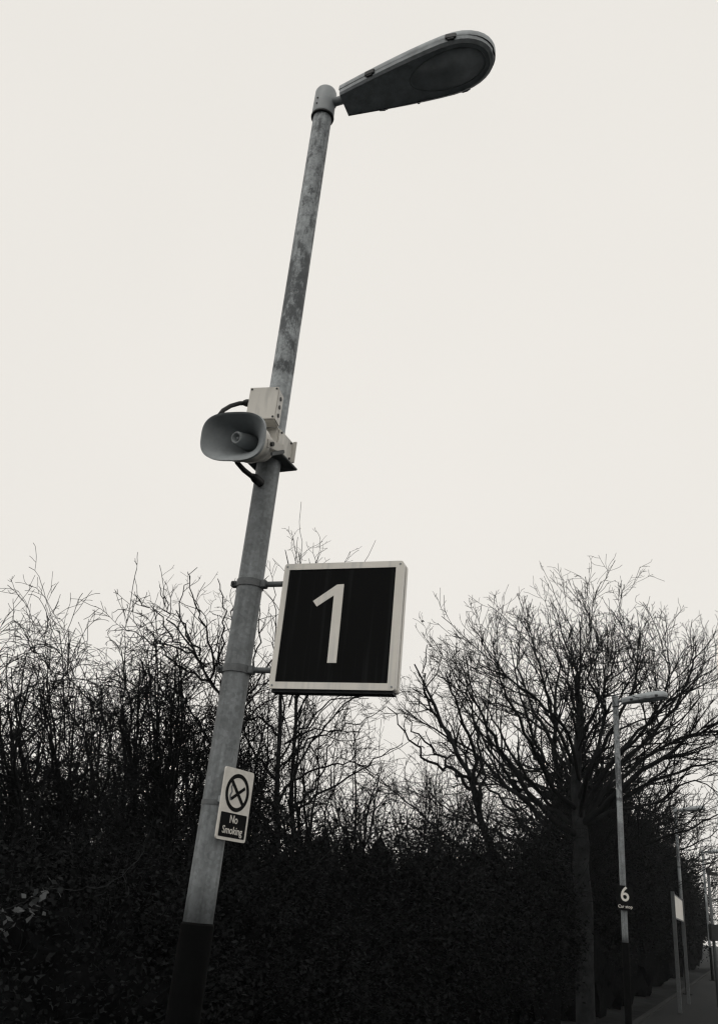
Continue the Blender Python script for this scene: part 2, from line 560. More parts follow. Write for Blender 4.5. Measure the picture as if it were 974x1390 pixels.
# ------------------------------------------------------------------ no smoking sign
zc = (P(306, 1040, 3.6)[2] + P(291, 1138, 3.6)[2]) / 2
nd = math.radians(35)      # bearing of its long edge
en = np.array([math.sin(nd), math.cos(nd), 0]); nn = np.array([math.cos(nd), -math.sin(nd), 0])
NW, NH = 0.178, 0.265
nc = POLE + nn * (RP + .022) + en * .022; nc[2] = zc
ns = thing('no_smoking_sign', 'narrow white plate reading No Smoking strapped low on the foreground pole', 'sign', nc, math.atan2(en[1], en[0]))
bm = bmesh.new()
prism(bm, rrect(NW, NH, .010, 4), -.003, .003)
link_mesh('plate', bm, 'nswhite', ns)
bm = bmesh.new()
prism(bm, rrect(NW - .022, .088, .004, 3, 0, -NH / 2 + .055), -.0042, -.0031)
link_mesh('text_panel', bm, 'ink', ns)
text_mesh('No', .041, ns, 'lettering', 'nswhite', (0, -.0048, -NH / 2 + .076), .92, .0003)
text_mesh('Smoking', .039, ns, 'lettering', 'nswhite', (0, -.0048, -NH / 2 + .036), .90, .0003)
bm = bmesh.new()
circ = lambda r, cz: [(r * math.cos(a), cz + r * math.sin(a)) for a in np.linspace(0, 2 * math.pi, 48, endpoint=False)]
ring_prism(bm, circ(.071, .044), circ(.056, .044), -.0042, -.0031)
link_mesh('prohibition_ring', bm, 'ink', ns)
bm = bmesh.new()
box(bm, (0, -.0040, .044), (.118, .0014, .014), Matrix.Rotation(math.radians(45), 3, 'Y'))
link_mesh('prohibition_bar', bm, 'ink', ns)
bm = bmesh.new()
box(bm, (.004, -.0052, .042), (.088, .0014, .012), Matrix.Rotation(math.radians(-33), 3, 'Y'))
link_mesh('cigarette', bm, 'ink', ns)
bm = bmesh.new()
sm = [(-.036, .012), (-.041, .03), (-.033, .045), (-.040, .062), (-.028, .080)]
for k in range(len(sm) - 1):
    (x0, z0), (x1, z1) = sm[k], sm[k + 1]
    f = [bm.verts.new(v) for v in ((x0 - .004, -.0037, z0), (x0 + .005, -.0037, z0), (x1 + .005, -.0037, z1), (x1 - .004, -.0037, z1))]
    bm.faces.new(f)
link_mesh('smoke_wisp', bm, 'smoke', ns)
invn = Matrix.Rotation(-math.atan2(en[1], en[0]), 4, 'Z') @ Matrix.Translation(-Vector(nc))
lp = invn @ Vector((POLE[0], POLE[1], zc))
bm = bmesh.new()
zb = .0
tube(bm, [(lp.x, lp.y, zb - .009), (lp.x, lp.y, zb + .009)], RP + .0025, 32)
box(bm, (lp.x - .01, lp.y - RP - .010, zb), (.05, .016, .02), None, .002)
link_mesh('strap', bm, 'clampsteel', ns)
bm = bmesh.new()
box(bm, (lp.x - .045, lp.y - RP - .006, zb + .012), (.02, .02, .024), None, .002)
box(bm, (0, .010, zb), (NW * .7, .012, .03), None, .002)
link_mesh('buckle', bm, 'sleeve', ns)

# ------------------------------------------------------------------ loudspeaker
def frame_from(d):
    d = Vector(d).normalized()
    side = d.cross(Vector((0, 0, 1))).normalized()
    up = side.cross(d)
    return Matrix((side, d, up)).transposed()     # local x side, y forward, z up


zh = solve_z(605, 0)
HORN_AZ, HORN_TILT = math.radians(209), math.radians(-15)
hd = np.array([math.sin(HORN_AZ) * math.cos(HORN_TILT), math.cos(HORN_AZ) * math.cos(HORN_TILT), math.sin(HORN_TILT)])
mouth = P(315, 592, 3.40)
spk = thing('loudspeaker', 'grey horn loudspeaker with wide oval mouth clamped halfway up the foreground lamp post', 'loudspeaker', mouth)
FR = frame_from(hd) @ Matrix.Rotation(math.radians(-8), 3, 'Y')
HL = 0.27
def sup(w, h, n, a):
    c, s = math.cos(a), math.sin(a)
    return (w * math.copysign(abs(c) ** (2 / n), c), h * math.copysign(abs(s) ** (2 / n), s))
def loft(bm, prof, N=56):
    rings = []
    for (y, w, h, n) in prof:
        ring = []
        for k in range(N):
            x, z = sup(w, h, n, 2 * math.pi * k / N)
            ring.append(bm.verts.new(FR @ Vector((x, y, z))))
        rings.append(ring)
    for i in range(len(rings) - 1):
        for k in range(N):
            bm.faces.new((rings[i][k], rings[i][(k + 1) % N], rings[i + 1][(k + 1) % N], rings[i + 1][k]))
    return rings
MW, MH = 0.168, 0.108
def flare(q):       # q 0 at mouth, 1 at throat
    e = (1 - q) ** 1.7
    return .032 + (MW - .032) * e, .032 + (MH - .032) * e
# outside skin
bm = bmesh.new()
prof = [(0.0, MW - .006, MH - .006, 2.9), (.002, MW + .002, MH + .002, 2.9), (-.012, MW + .003, MH + .003, 2.9)]
for q in np.linspace(0.06, 1, 10):
    w, h = flare(q)
    prof.append((-.012 - q * .20, max(w + .006, .062), max(h + .006, .062), 2.9 - .9 * q))
prof = [prof[1]] + prof[2:]
loft(bm, prof)
# inside skin
prof = [(.002, MW + .002, MH + .002, 2.9), (-.001, MW - .005, MH - .005, 2.9)]
for q in np.linspace(0.02, 1, 14):
    w, h = flare(q)
    prof.append((-q * .21, w - .005, h - .005, 2.9 - .9 * q))
r = loft(bm, prof)
bm.faces.new(r[-1])
link_mesh('horn', bm, 'horn', spk, True)
bm = bmesh.new()
r = loft(bm, [(-.20, .045, .045, 2), (-.055, .031, .031, 2), (-.035, .030, .030, 2), (-.028, .025, .025, 2), (-.031, .019, .019, 2), (-.05, .016, .016, 2), (-.05, .008, .008, 2), (-.04, .006, .006, 2)])
bm.faces.new(r[-1])
link_mesh('phase_plug', bm, 'horn', spk, True)
bm = bmesh.new()
r = loft(bm, [(-.075, .118, .098, 2.3), (-.080, .121, .101, 2.3), (-.135, .098, .086, 2.1), (-.140, .101, .089, 2.1), (-.160, .101, .089, 2.1), (-.165, .092, .083, 2.1), (-.215, .075, .070, 2), (-.245, .068, .066, 2), (-.255, .05, .05, 2)])
bm.faces.new(r[-1])
link_mesh('driver_housing', bm, 'hornback', spk, True)
# yoke: U bracket around the housing
bm = bmesh.new()
for sx in (-1, 1):
    box(bm, FR @ Vector((sx * .100, -.195, .0)), (.005, .12, .040), FR @ Matrix.Rotation(0, 3, 'X'), .002)
box(bm, FR @ Vector((0, -.262, 0)), (.205, .016, .040), FR)
link_mesh('yoke', bm, 'hornback', spk)
for sx in (-1, 1):
    bm = bmesh.new()
    tube(bm, [FR @ Vector((sx * .098, -.16, 0)), FR @ Vector((sx * .114, -.16, 0))], .011, 8)
    link_mesh('yoke_bolt', bm, 'clip', spk)
# wedge-shaped stay between yoke and box (dark triangular plates)
bm = bmesh.new()
box(bm, FR @ Vector((-.106, -.215, -.028)), (.008, .11, .018), FR @ Matrix.Rotation(math.radians(-18), 3, 'X'), .003)
link_mesh('stay', bm, 'darkmetal', spk)
# mount box round the pole
mz = solve_z(610, 0)
mb = Vector((POLE[0], POLE[1], mz)) - Vector(mouth)
MR = Matrix.Rotation(LROT, 3, 'Z')
bm = bmesh.new()
box(bm, mb + MR @ Vector((-.008, -.005, 0.004)), (.160, .17, .125), MR, .005)
link_mesh('mounting_box', bm, 'boxgrey', spk)
bm = bmesh.new()
box(bm, mb + MR @ Vector((-.005, .0, -.067)), (.210, .21, .012), MR, .003)
link_mesh('clamp_plate', bm, 'darkmetal', spk)
bm = bmesh.new()
box(bm, mb + MR @ Vector((-.03, -.08, .073)), (.10, .11, .010), MR, .003)
box(bm, mb + MR @ Vector((-.03, -.085, .035)), (.03, .05, .075), MR, .003)
link_mesh('yoke_bracket', bm, 'darkmetal', spk)
bm = bmesh.new()
box(bm, mb + MR @ Vector((.0765, -.005, 0.004)), (.008, .150, .112), MR, .003)
box(bm, mb + MR @ Vector((.090, .062, 0.006)), (.020, .008, .115), MR, .002)
link_mesh('side_cover', bm, 'boxgrey', spk)
for dy, dz in ((-.065, .045), (.04, .045), (-.065, -.038), (.04, -.038)):
    bm = bmesh.new()
    a = mb + MR @ Vector((.0795, dy, dz)); b = mb + MR @ Vector((.086, dy, dz))
    tube(bm, [a, b], .006, 6)
    link_mesh('cover_bolt', bm, 'clip', spk)
# lower cable: from under the horn to the gland on the pole
def wp(x, y, d): return Vector(P(x, y, d)) - Vector(mouth)
bm = bmesh.new()
zg = solve_z(652, 0)
gl = wp(350, 652, 3.615)
pts = [wp(318, 618, 3.52), wp(322, 628, 3.53), wp(331, 638, 3.56), wp(341, 646, 3.585), gl, wp(356, 657, 3.635)]
tube(bm, pts, [.010, .011, .012, .012, .013, .012], 12)
link_mesh('lower_cable', bm, 'rubber', spk, True)
bm = bmesh.new()
tube(bm, [wp(342, 646, 3.585), wp(346, 649, 3.60), wp(354, 656, 3.63)], [.014, .021, .021], 10)
link_mesh('cable_gland', bm, 'rubber', spk, True)

# junction box with the upper cable
jb_c = P(360, 554, 3.56)
jb = thing('junction_box', 'pale grey enamel junction box above and behind the horn loudspeaker', 'junction box', jb_c)
JR = Matrix.Rotation(math.radians(-14), 3, 'Z')
bm = bmesh.new()
box(bm, (0, 0, 0), (.140, .080, .172), JR, .006)
link_mesh('box_body', bm, 'boxgrey', jb)
bm = bmesh.new()
box(bm, JR @ Vector((0, -.044, 0)), (.142, .006, .174), JR, .002)
link_mesh('box_lid', bm, 'boxgrey', jb)
for sx in (-1, 1):
    for sz in (-1, 1):
        bm = bmesh.new()
        a = JR @ Vector((sx * .061, -.046, sz * .076))
        tube(bm, [a, a + JR @ Vector((0, -.004, 0))], .005, 8)
        link_mesh('lid_screw', bm, 'clip', jb)
for dz in (.045, .0, -.045):
    bm = bmesh.new()
    a = JR @ Vector((.0690, -.002, dz))
    tube(bm, [a, a + JR @ Vector((.005, 0, 0))], .010, 14)
    link_mesh('knockout', bm, 'clip', jb)
bm = bmesh.new()
a = JR @ Vector((0, .06, 0))
box(bm, a, (.05, .05, .10), JR, .003)
link_mesh('box_strap', bm, 'darkmetal', jb)
wj = lambda x, y, d: Vector(P(x, y, d)) - Vector(jb_c)
bm = bmesh.new()
tube(bm, [wj(296, 566, 3.50), wj(303, 557, 3.52), wj(313, 551, 3.54), wj(325, 547.5, 3.56), wj(340, 547, 3.565)], .0105, 12)
link_mesh('upper_cable', bm, 'rubber', jb, True)
bm = bmesh.new()
tube(bm, [wj(330, 547, 3.56), wj(334, 547, 3.56), wj(342, 547, 3.565)], [.012, .018, .018], 10)
link_mesh('cable_gland', bm, 'rubber', jb, True)

# ------------------------------------------------------------------ number six plate
s6 = thing('stop_sign_plate', 'small black plate reading 6 Car stop fixed to the slim middle distance lamp post', 'sign')
v6 = P6.copy(); c6 = P(848.5, 1219, 18.5)
s6.location = (P6[0] - .0, P6[1] - .085, c6[2]); s6.rotation_euler = (0, 0, math.radians(-14))
bm = bmesh.new(); prism(bm, rrect(.30, .42, .01, 3), -.003, .003)
link_mesh('plate', bm, 'ink', s6)
text_mesh('6', .35, s6, 'numeral', 'signwhite', (.0, -.0048, .055), .95, .004)
text_mesh('Car stop', .072, s6, 'lettering', 'signwhite', (.0, -.0048, -.145), 1.0, .001)
bm = bmesh.new(); tube(bm, [(0, .075, -.05), (0, .075, .05)], RP + .005, 20)
link_mesh('strap', bm, 'clampsteel', s6)

# ------------------------------------------------------------------ pale platform board
bd = 26.0
B0 = P(912, 1213, bd)
az0 = math.atan2(B0[0], B0[1])
off = bd * math.sin(AZ - az0)
az1 = math.atan2(*P(924.5, 1226, 10)[:2]); d1 = off / math.sin(AZ - az1)
B1 = P(924.5, 1226, d1)
L = np.linalg.norm((B1 - B0)[:2])
nb = thing('platform_board', 'white platform board on two grey posts, seen edge on near the right edge', 'sign', (B0[0], B0[1], 0), math.atan2((B1 - B0)[1], (B1 - B0)[0]))
zt = B0[2]; zb_ = zt - .55
print('board', off, L, zt, d1)
bm = bmesh.new(); box(bm, (L / 2 + .1, 0, (zt + zb_) / 2), (L, .03, zt - zb_), None, .004)
link_mesh('panel', bm, 'board', nb)
bm = bmesh.new(); ring_prism(bm, rrect(L + .03, zt - zb_ + .03, .01, 2, L / 2 + .1, (zt + zb_) / 2), rrect(L - .03, zt - zb_ - .03, .01, 2, L / 2 + .1, (zt + zb_) / 2), -.020, .020)
link_mesh('panel_edge', bm, 'clampsteel', nb)
for x in (.0, L + .12):
    bm = bmesh.new(); box(bm, (x, .0, (zt + .05) / 2), (.10, .09, zt + .05), None, .006)
    link_mesh('post', bm, 'darkmetal', nb)

# ------------------------------------------------------------------ slim signal mast at the far right
mp_ = P(968.5, 1285, 30.0); mp_[2] = 0
mast = thing('camera_mast', 'thin dark pole with small boxes at the far right edge against pale sky', 'pole', mp_, 0)
mh = P(967, 1183, 30)[2]
bm = bmesh.new(); tube(bm, [(0, 0, -.1), (0, 0, mh)], [.05, .04], 12)
link_mesh('pole', bm, 'darkmetal', mast, True)
bm = bmesh.new(); box(bm, (.12, 0, mh - .06), (.30, .12, .10), None, .01); box(bm, (.0, 0, mh + .02), (.10, .10, .12), None, .01)
link_mesh('camera_housing', bm, 'clip', mast)
bm = bmesh.new(); box(bm, (.02, -.08, P(968, 1266, 30)[2]), (.30, .18, .42), None, .015)
link_mesh('equipment_box', bm, 'clip', mast)

# ------------------------------------------------------------------ bird
bp_ = P(573, 843.5, 40)
bird = thing('bird', 'tiny dark bird flying in the sky right of the number 1 sign', 'bird', bp_)
bm = bmesh.new()
tube(bm, [(-.09, 0, 0), (-.05, 0, .01), (0, 0, .015), (.05, 0, .01), (.08, 0, .012), (.10, 0, .008)], [.006, .022, .03, .024, .018, .003], 8)
for sy in (-1, 1):
    prv = None
    for (x0, x1, y, z) in ((-.03, .04, .02, .015), (-.03, .045, .07, .04), (-.045, .01, .14, .02)):
        a = bm.verts.new((x0, sy * y, z)); b = bm.verts.new((x1, sy * y, z))
        if prv: bm.faces.new((prv[0], prv[1], b, a))
        prv = (a, b)
link_mesh('body', bm, 'feather', bird)

# ------------------------------------------------------------------ bare wood, vectorised
class Wood:
    def __init__(self): self.groups = []
    def add(self, pts, rad, sides):
        pts = np.asarray(pts, float); rad = np.asarray(rad, float)
        if len(pts): self.groups.append((pts, rad, sides))
    def mesh(self, name):
        V, Fq, off = [], [], 0
        for pts, rad, k in self.groups:
            Mn, N, _ = pts.shape
            t = np.gradient(pts, axis=1)
            t /= np.linalg.norm(t, axis=2, keepdims=True) + 1e-9
            mt = t.mean(axis=1)
            ref = np.eye(3)[np.argmin(np.abs(mt), axis=1)][:, None, :]
            a = np.cross(t, ref); a /= np.linalg.norm(a, axis=2, keepdims=True) + 1e-9
            b = np.cross(t, a)
            an = np.arange(k) * 2 * math.pi / k
            ring = pts[:, :, None, :] + rad[:, :, None, None] * (a[:, :, None, :] * np.cos(an)[None, None, :, None] + b[:, :, None, :] * np.sin(an)[None, None, :, None])
            V.append(ring.reshape(-1, 3))
            idx = off + np.arange(Mn * N * k).reshape(Mn, N, k)
            i0, i1 = idx[:, :-1], idx[:, 1:]
            q = np.stack([i0, np.roll(i0, -1, 2), np.roll(i1, -1, 2), i1], -1)
            Fq.append(q.reshape(-1, 4))
            off += Mn * N * k
        return quad_mesh(name, np.concatenate(V), np.concatenate(Fq))


def quad_mesh(name, V, Fq):
    me = bpy.data.meshes.new(name)
    me.vertices.add(len(V)); me.vertices.foreach_set('co', V.astype(np.float32).ravel())
    me.loops.add(len(Fq) * 4); me.loops.foreach_set('vertex_index', Fq.astype(np.int32).ravel())
    me.polygons.add(len(Fq)); me.polygons.foreach_set('loop_start', np.arange(0, len(Fq) * 4, 4, dtype=np.int32))
    me.update(calc_edges=True)
    return me


def norm(v): return v / (np.linalg.norm(v, axis=-1, keepdims=True) + 1e-9)


def grow(start, dirs, length, r0, r1, N=6, wander=0.15, up=0.0, down_end=0.0):
    """all branches of one level at once -> pts (M,N,3), rad (M,N)"""
    Mn = len(start)
    pts = np.zeros((Mn, N, 3)); pts[:, 0] = start
    d = norm(dirs)
    step = (length / (N - 1))[:, None]
    for i in range(1, N):
        d = d + rng.normal(0, wander, (Mn, 3))
        d[:, 2] += up - down_end * (i / N) ** 2
        d = norm(d)
        pts[:, i] = pts[:, i - 1] + d * step
    s = np.linspace(0, 1, N)[None]
    rad = r0[:, None] * (1 - s) + r1 * s
    return pts, rad


def spawn(pts, rad, per_m, ang=(30, 60), tmin=0.15, ratio=0.6, lmax=9, lmin=.05, up=0.0, rmax=1.0, jitter=.35, power=1.0, rk=.62, mix_len=None):
    """children along parents"""
    seg = np.linalg.norm(np.diff(pts, axis=1), axis=2)
    L = seg.sum(1)
    cnt = rng.poisson(np.maximum(L * per_m, .4))
    if cnt.sum() == 0: cnt[0] = 2
    idx = np.repeat(np.arange(len(L)), cnt)
    if len(idx) == 0: return None
    t = tmin + (1 - tmin) * rng.random(len(idx)) ** power
    N = pts.shape[1]
    f = t * (N - 1); i = np.minimum(f.astype(int), N - 2); w = (f - i)[:, None]
    p = pts[idx, i] * (1 - w) + pts[idx, i + 1] * w
    r = rad[idx, i] * (1 - w[:, 0]) + rad[idx, i + 1] * w[:, 0]
    tan = norm(pts[idx, i + 1] - pts[idx, i])
    rv = rng.normal(0, 1, (len(idx), 3))
    perp = norm(rv - tan * (rv * tan).sum(1, keepdims=True))
    a = np.radians(rng.uniform(ang[0], ang[1], len(idx)))[:, None]
    d = tan * np.cos(a) + perp * np.sin(a)
    d[:, 2] += up
    base = L[idx] if mix_len is None else np.full(len(idx), mix_len)
    ln = base * ratio * (1 - .55 * t) * np.exp(rng.normal(0, jitter, len(idx)))
    ln = np.clip(ln, lmin, lmax)
    return p, norm(d), ln, np.minimum(r * rk, rmax)


def spline(ctrl, N):
    c = np.array(ctrl, float)
    c = np.vstack([2 * c[0] - c[1], c, 2 * c[-1] - c[-2]])
    out = []
    n = len(c) - 3
    for s in np.linspace(0, n - 1e-6, N):
        i = int(s); u = s - i
        p0, p1, p2, p3 = c[i:i + 4]
        out.append(.5 * ((2 * p1) + (-p0 + p2) * u + (2 * p0 - 5 * p1 + 4 * p2 - p3) * u * u + (-p0 + 3 * p1 - 3 * p2 + p3) * u ** 3))
    return np.array(out)


def limb(ctrl, r0, r1, N=14, wob=.03):
    p = spline(ctrl, N)
    w = rng.normal(0, 1, p.shape) * wob; w[0] = 0
    return p + w, np.linspace(r0, r1, N) ** 1.0


def bare_tree(name, label, trunks, limbs, levels, tip=.0028, group=None, cat='tree', bark='bark', parts=('trunk', 'branches')):
    """trunks / limbs: lists of (pts(N,3), rad(N)); levels: dicts for spawn+grow"""
    base = trunks[0][0][0].copy()
    t = thing(name, label, cat, base, 0, group)
    w = Wood()
    for p, r in trunks: w.add((p - base)[None], r[None], 10)
    o = link_mesh(parts[0], w.mesh(parts[0]), bark, t, True)
    w = Wood()
    alls = trunks + limbs
    N0 = alls[0][0].shape[0]
    lp_ = np.stack([p for p, r in alls]); lr = np.stack([r for p, r in alls])
    if limbs:
        w.add(np.stack([p for p, r in limbs]) - base, np.stack([r for p, r in limbs]), 7)
    cur = (lp_, lr)
    for li, lv in enumerate(levels):
        s = spawn(cur[0], cur[1], lv['per_m'], lv.get('ang', (28, 60)), lv.get('tmin', .15), lv.get('ratio', .5), lv.get('lmax', 9), lv.get('lmin', .06), lv.get('up', .1), lv.get('rmax', 1), rk=lv.get('rk', .62), power=lv.get('power', 1), jitter=lv.get('jitter', .35))
        p, d, ln, r = s
        r = np.maximum(r, tip * 1.05)
        pts, rad = grow(p, d, ln, r, lv.get('tip', tip), lv.get('N', 6), lv.get('wander', .16), lv.get('grow_up', .03), lv.get('droop', 0))
        # wood thins to the tip
        w.add(pts - base, rad, lv.get('sides', 3))
        if lv.get('join'):
            pass
        cur = (pts, rad)
    link_mesh(parts[1], w.mesh(parts[1]), 'twig', t, False)
    return t


def ground_at(px, d, py=1290):
    q = P(px, py, d); q[2] = -.16
    # move so that the foot stands under that bearing
    return q


# ---- the broad oak-like tree behind the number six post
TD = 21.0
def T(x, y, dd=0.0):
    if y < 1000: y = y + (1000 - y) * .34
    if x > 800: dd = max(dd, -.6)
    return P(x, y, TD + dd)
foot = ground_at(792, TD)
NL = 16
trunks = [limb([foot, T(791, 1200), T(786, 1120), T(783, 1060), T(786, 960), T(782, 890), T(790, 850, .3)], .21, .035, NL, .02)]
trunks[0] = (trunks[0][0], np.interp(np.linspace(0, 1, NL), [0, .3, .45, .7, 1], [.195, .165, .12, .075, .02]))
LB = [
    ([T(788, 1118), T(830, 1090, -.4), T(880, 1065, -1), T(940, 1040, -1.4), T(1005, 1035, -2)], .08, .014),
    ([T(788, 1108), T(835, 1030, 1), T(885, 960, 2), T(930, 900, 2.6), T(975, 850, 3)], .075, .013),
    ([T(788, 1100), T(830, 1040, -1.5), T(878, 975, -2.6), T(905, 890, -3.2), T(905, 820, -3.4)], .07, .013),
    ([T(789, 1122), T(840, 1100, 1.5), T(890, 1090, 2.6), T(935, 1060, 3.4), T(980, 1080, 4)], .065, .013),
    ([T(786, 1060), T(770, 1000, -2), T(735, 930, -3), T(690, 880, -3.6), T(650, 850, -4)], .06, .012),
    ([T(786, 1070), T(760, 1010, 2), T(715, 960, 3), T(670, 930, 3.6), T(630, 910, 4)], .06, .012),
    ([T(786, 1135), T(745, 1110, -.5), T(700, 1050, -1), T(670, 1000, -1.3), T(648, 940, -1.6), T(620, 880, -1.8)], .105, .016),
    ([T(786, 1125), T(740, 1095, .5), T(690, 1070, 1.2), T(640, 1020, 1.8), T(590, 985, 2.4), T(548, 950, 3)], .085, .014),
    ([T(784, 1100), T(745, 1060, -1), T(715, 1000, -2), T(690, 920, -2.6), T(672, 850, -3)], .080, .014),
    ([T(784, 1085), T(750, 1010, .8), T(722, 940, 1.4), T(705, 870, 2), T(700, 810, 2.2)], .075, .013),
    ([T(785, 1050), T(755, 980, -.5), T(740, 900, -1), T(728, 830, -1.4), T(722, 790, -1.6)], .062, .012),
    ([T(786, 960), T(770, 890, -.4), T(752, 830, -.8), T(748, 785, -1)], .045, .011),
    ([T(785, 1010), T(812, 930, .5), T(828, 860, .8), T(835, 800, 1)], .060, .012),
    ([T(785, 1090), T(812, 1020, -.9), T(845, 940, -1.6), T(862, 860, -2.2), T(868, 800, -2.6)], .078, .013),
    ([T(788, 1125), T(825, 1060, .6), T(870, 1010, 1.2), T(915, 940, 1.8), T(938, 860, 2.2), T(945, 820, 2.4)], .088, .014),
    ([T(789, 1120), T(840, 1075, -.6), T(895, 1030, -1.4), T(950, 990, -2.0), T(1010, 950, -2.6)], .105, .016),
    ([T(787, 1100), T(850, 1050, 1.5), T(905, 1010, 2.6), T(965, 985, 3.4), T(1030, 1000, 4)], .08, .014),
    ([T(787, 1110), T(800, 1040, -2), T(822, 960, -3), T(800, 880, -3.6), T(812, 810, -4)], .07, .013),
]
limbs = [limb(c, a * .72, b * .8, NL, .028) for c, a, b in LB]
oak_levels = [
    dict(per_m=2.3, ratio=.42, lmax=1.9, lmin=.5, up=.16, ang=(25, 50), tmin=.34, wander=.10, grow_up=.05, N=8, sides=5, tip=.007, rmax=.030, rk=.6),
    dict(per_m=3.8, ratio=.55, lmax=1.1, lmin=.25, up=.12, ang=(25, 55), wander=.12, grow_up=.05, N=7, sides=4, tip=.005, rmax=.012),
    dict(per_m=4.6, ratio=.60, lmax=.7, lmin=.2, up=.10, ang=(25, 55), wander=.15, grow_up=.04, N=5, sides=3, tip=.0048),
    dict(per_m=4.4, ratio=.6, lmax=.42, lmin=.10, up=.10, ang=(25, 65), wander=.22, N=4, sides=3, tip=.0045),
]
bare_tree('bare_tree', 'broad bare tree with spreading crown rising behind the number six lamp post', [trunks[0]], limbs, oak_levels, tip=.004, bark='barkpale')

# ---- slender leaning tree left of it
TD2 = 17.0
def T2(x, y, dd=0.0): return P(x, y, TD2 + dd)
tr = limb([ground_at(668, TD2), T2(668, 1200), T2(655, 1120), T2(640, 1060), T2(612, 1005), T2(585, 950), T2(562, 900)], .085, .014, NL, .02)
LB = [
    ([T2(645, 1080), T2(620, 1050, .3), T2(585, 1015, .7), T2(548, 975, 1)], .04, .010),
    ([T2(648, 1090), T2(640, 1020, -.4), T2(620, 960, -.8), T2(605, 910, -1)], .045, .010),
    ([T2(640, 1060), T2(600, 1040, -.5), T2(560, 1010, -.9), T2(532, 960, -1.1)], .035, .009),
    ([T2(615, 1010), T2(590, 975, .6), T2(575, 930, .8), T2(578, 875, 1)], .03, .009),
    ([T2(650, 1100), T2(655, 1040, .5), T2(640, 970, .9), T2(628, 900, 1.1)], .04, .010),
]
bare_tree('bare_tree', 'slender bare tree leaning left from the dark hedge beside the broad tree', [tr], [limb(c, a, b, NL, .04) for c, a, b in LB],
          [dict(per_m=2.6, ratio=.28, lmax=.8, lmin=.3, up=.12, N=8, sides=4, tip=.006, tmin=.3, wander=.2, rmax=.03), dict(per_m=3.4, ratio=.5, lmax=.9, lmin=.15, up=.12, N=6, tip=.004, wander=.2), dict(per_m=4.0, ratio=.6, lmax=.45, lmin=.1, N=5, tip=.0038, wander=.2)], tip=.0038)

# ---- tree at the right edge and the row beyond it
def row_tree(o, sdist, H, reach, lab, nl=14, fine=1.0):
    """a tree of the row behind the hedge; limbs reach out over the platform"""
    f = -RIGHT * o + ALONG * sdist; f[2] = -.16
    k = H / 9.0
    N3 = lambda a, b_, z: f + RIGHT * a + ALONG * b_ + np.array([0, 0, z])
    tr = limb([f, N3(.1, 0, 1.8 * k), N3(-.05, .1, 3.4 * k), N3(.15, 0, 5.2 * k), N3(.1, .1, 7.2 * k), N3(.3, 0, 8.6 * k)], .17, .014, NL, .06)
    LB = []
    for q in range(nl):
        a = q * 2.4 + rng.uniform(-.4, .4)
        z0 = rng.uniform(1.9, 5.4) * k
        R_ = reach * rng.uniform(.6, 1.0) * (1.0 - .3 * (z0 / k - 2.3) / 3.2)
        rx, ry = math.cos(a) * R_, math.sin(a) * R_
        dz = rng.uniform(.7, 3.2) * k
        if sdist < 35 and z0 / k < 3.5: rx = min(rx, 1.6)
        LB.append(([N3(.05, .05, z0), N3(rx * .35, ry * .35, z0 + dz * .30), N3(rx * .72, ry * .72, z0 + dz * .65), N3(rx, ry, z0 + dz)], .055, .012))
    tip = .0045 * fine
    bare_tree('bare_tree', lab, [tr], [limb(c, a, b_, NL, .035) for c, a, b_ in LB],
              [dict(per_m=2.4, ratio=.42, lmax=2.2, lmin=.5, up=.10, N=8, sides=4, tip=tip * 1.4, tmin=.15, wander=.15, rmax=.035), dict(per_m=3.2, ratio=.5, lmax=1.1, lmin=.25, up=.12, N=6, tip=tip * 1.1, wander=.17), dict(per_m=3.4, ratio=.6, lmax=.6, lmin=.15, N=5, tip=tip, wander=.18)], tip=tip)
row_tree(4.6, 25.5, 9.4, 5.2, 'tall bare tree just beyond the broad tree, its limbs over the second lantern', 30, 1.2)
row_tree(4.2, 33, 9.8, 5.6, 'tall bare tree behind the dim third lamp post reaching to the right edge', 30, 1.5)
row_tree(4.6, 42, 9.6, 5.6, 'far bare tree with dense twigs overhanging the pale gap at the right', 28, 1.8)
row_tree(4.4, 54, 9.2, 5.4, 'smaller looking bare tree second from the far end of the hedge', 24, 2.2)
row_tree(4.6, 72, 8.4, 5.0, 'farthest bare tree, small, above the end of the hedge', 22, 2.8)

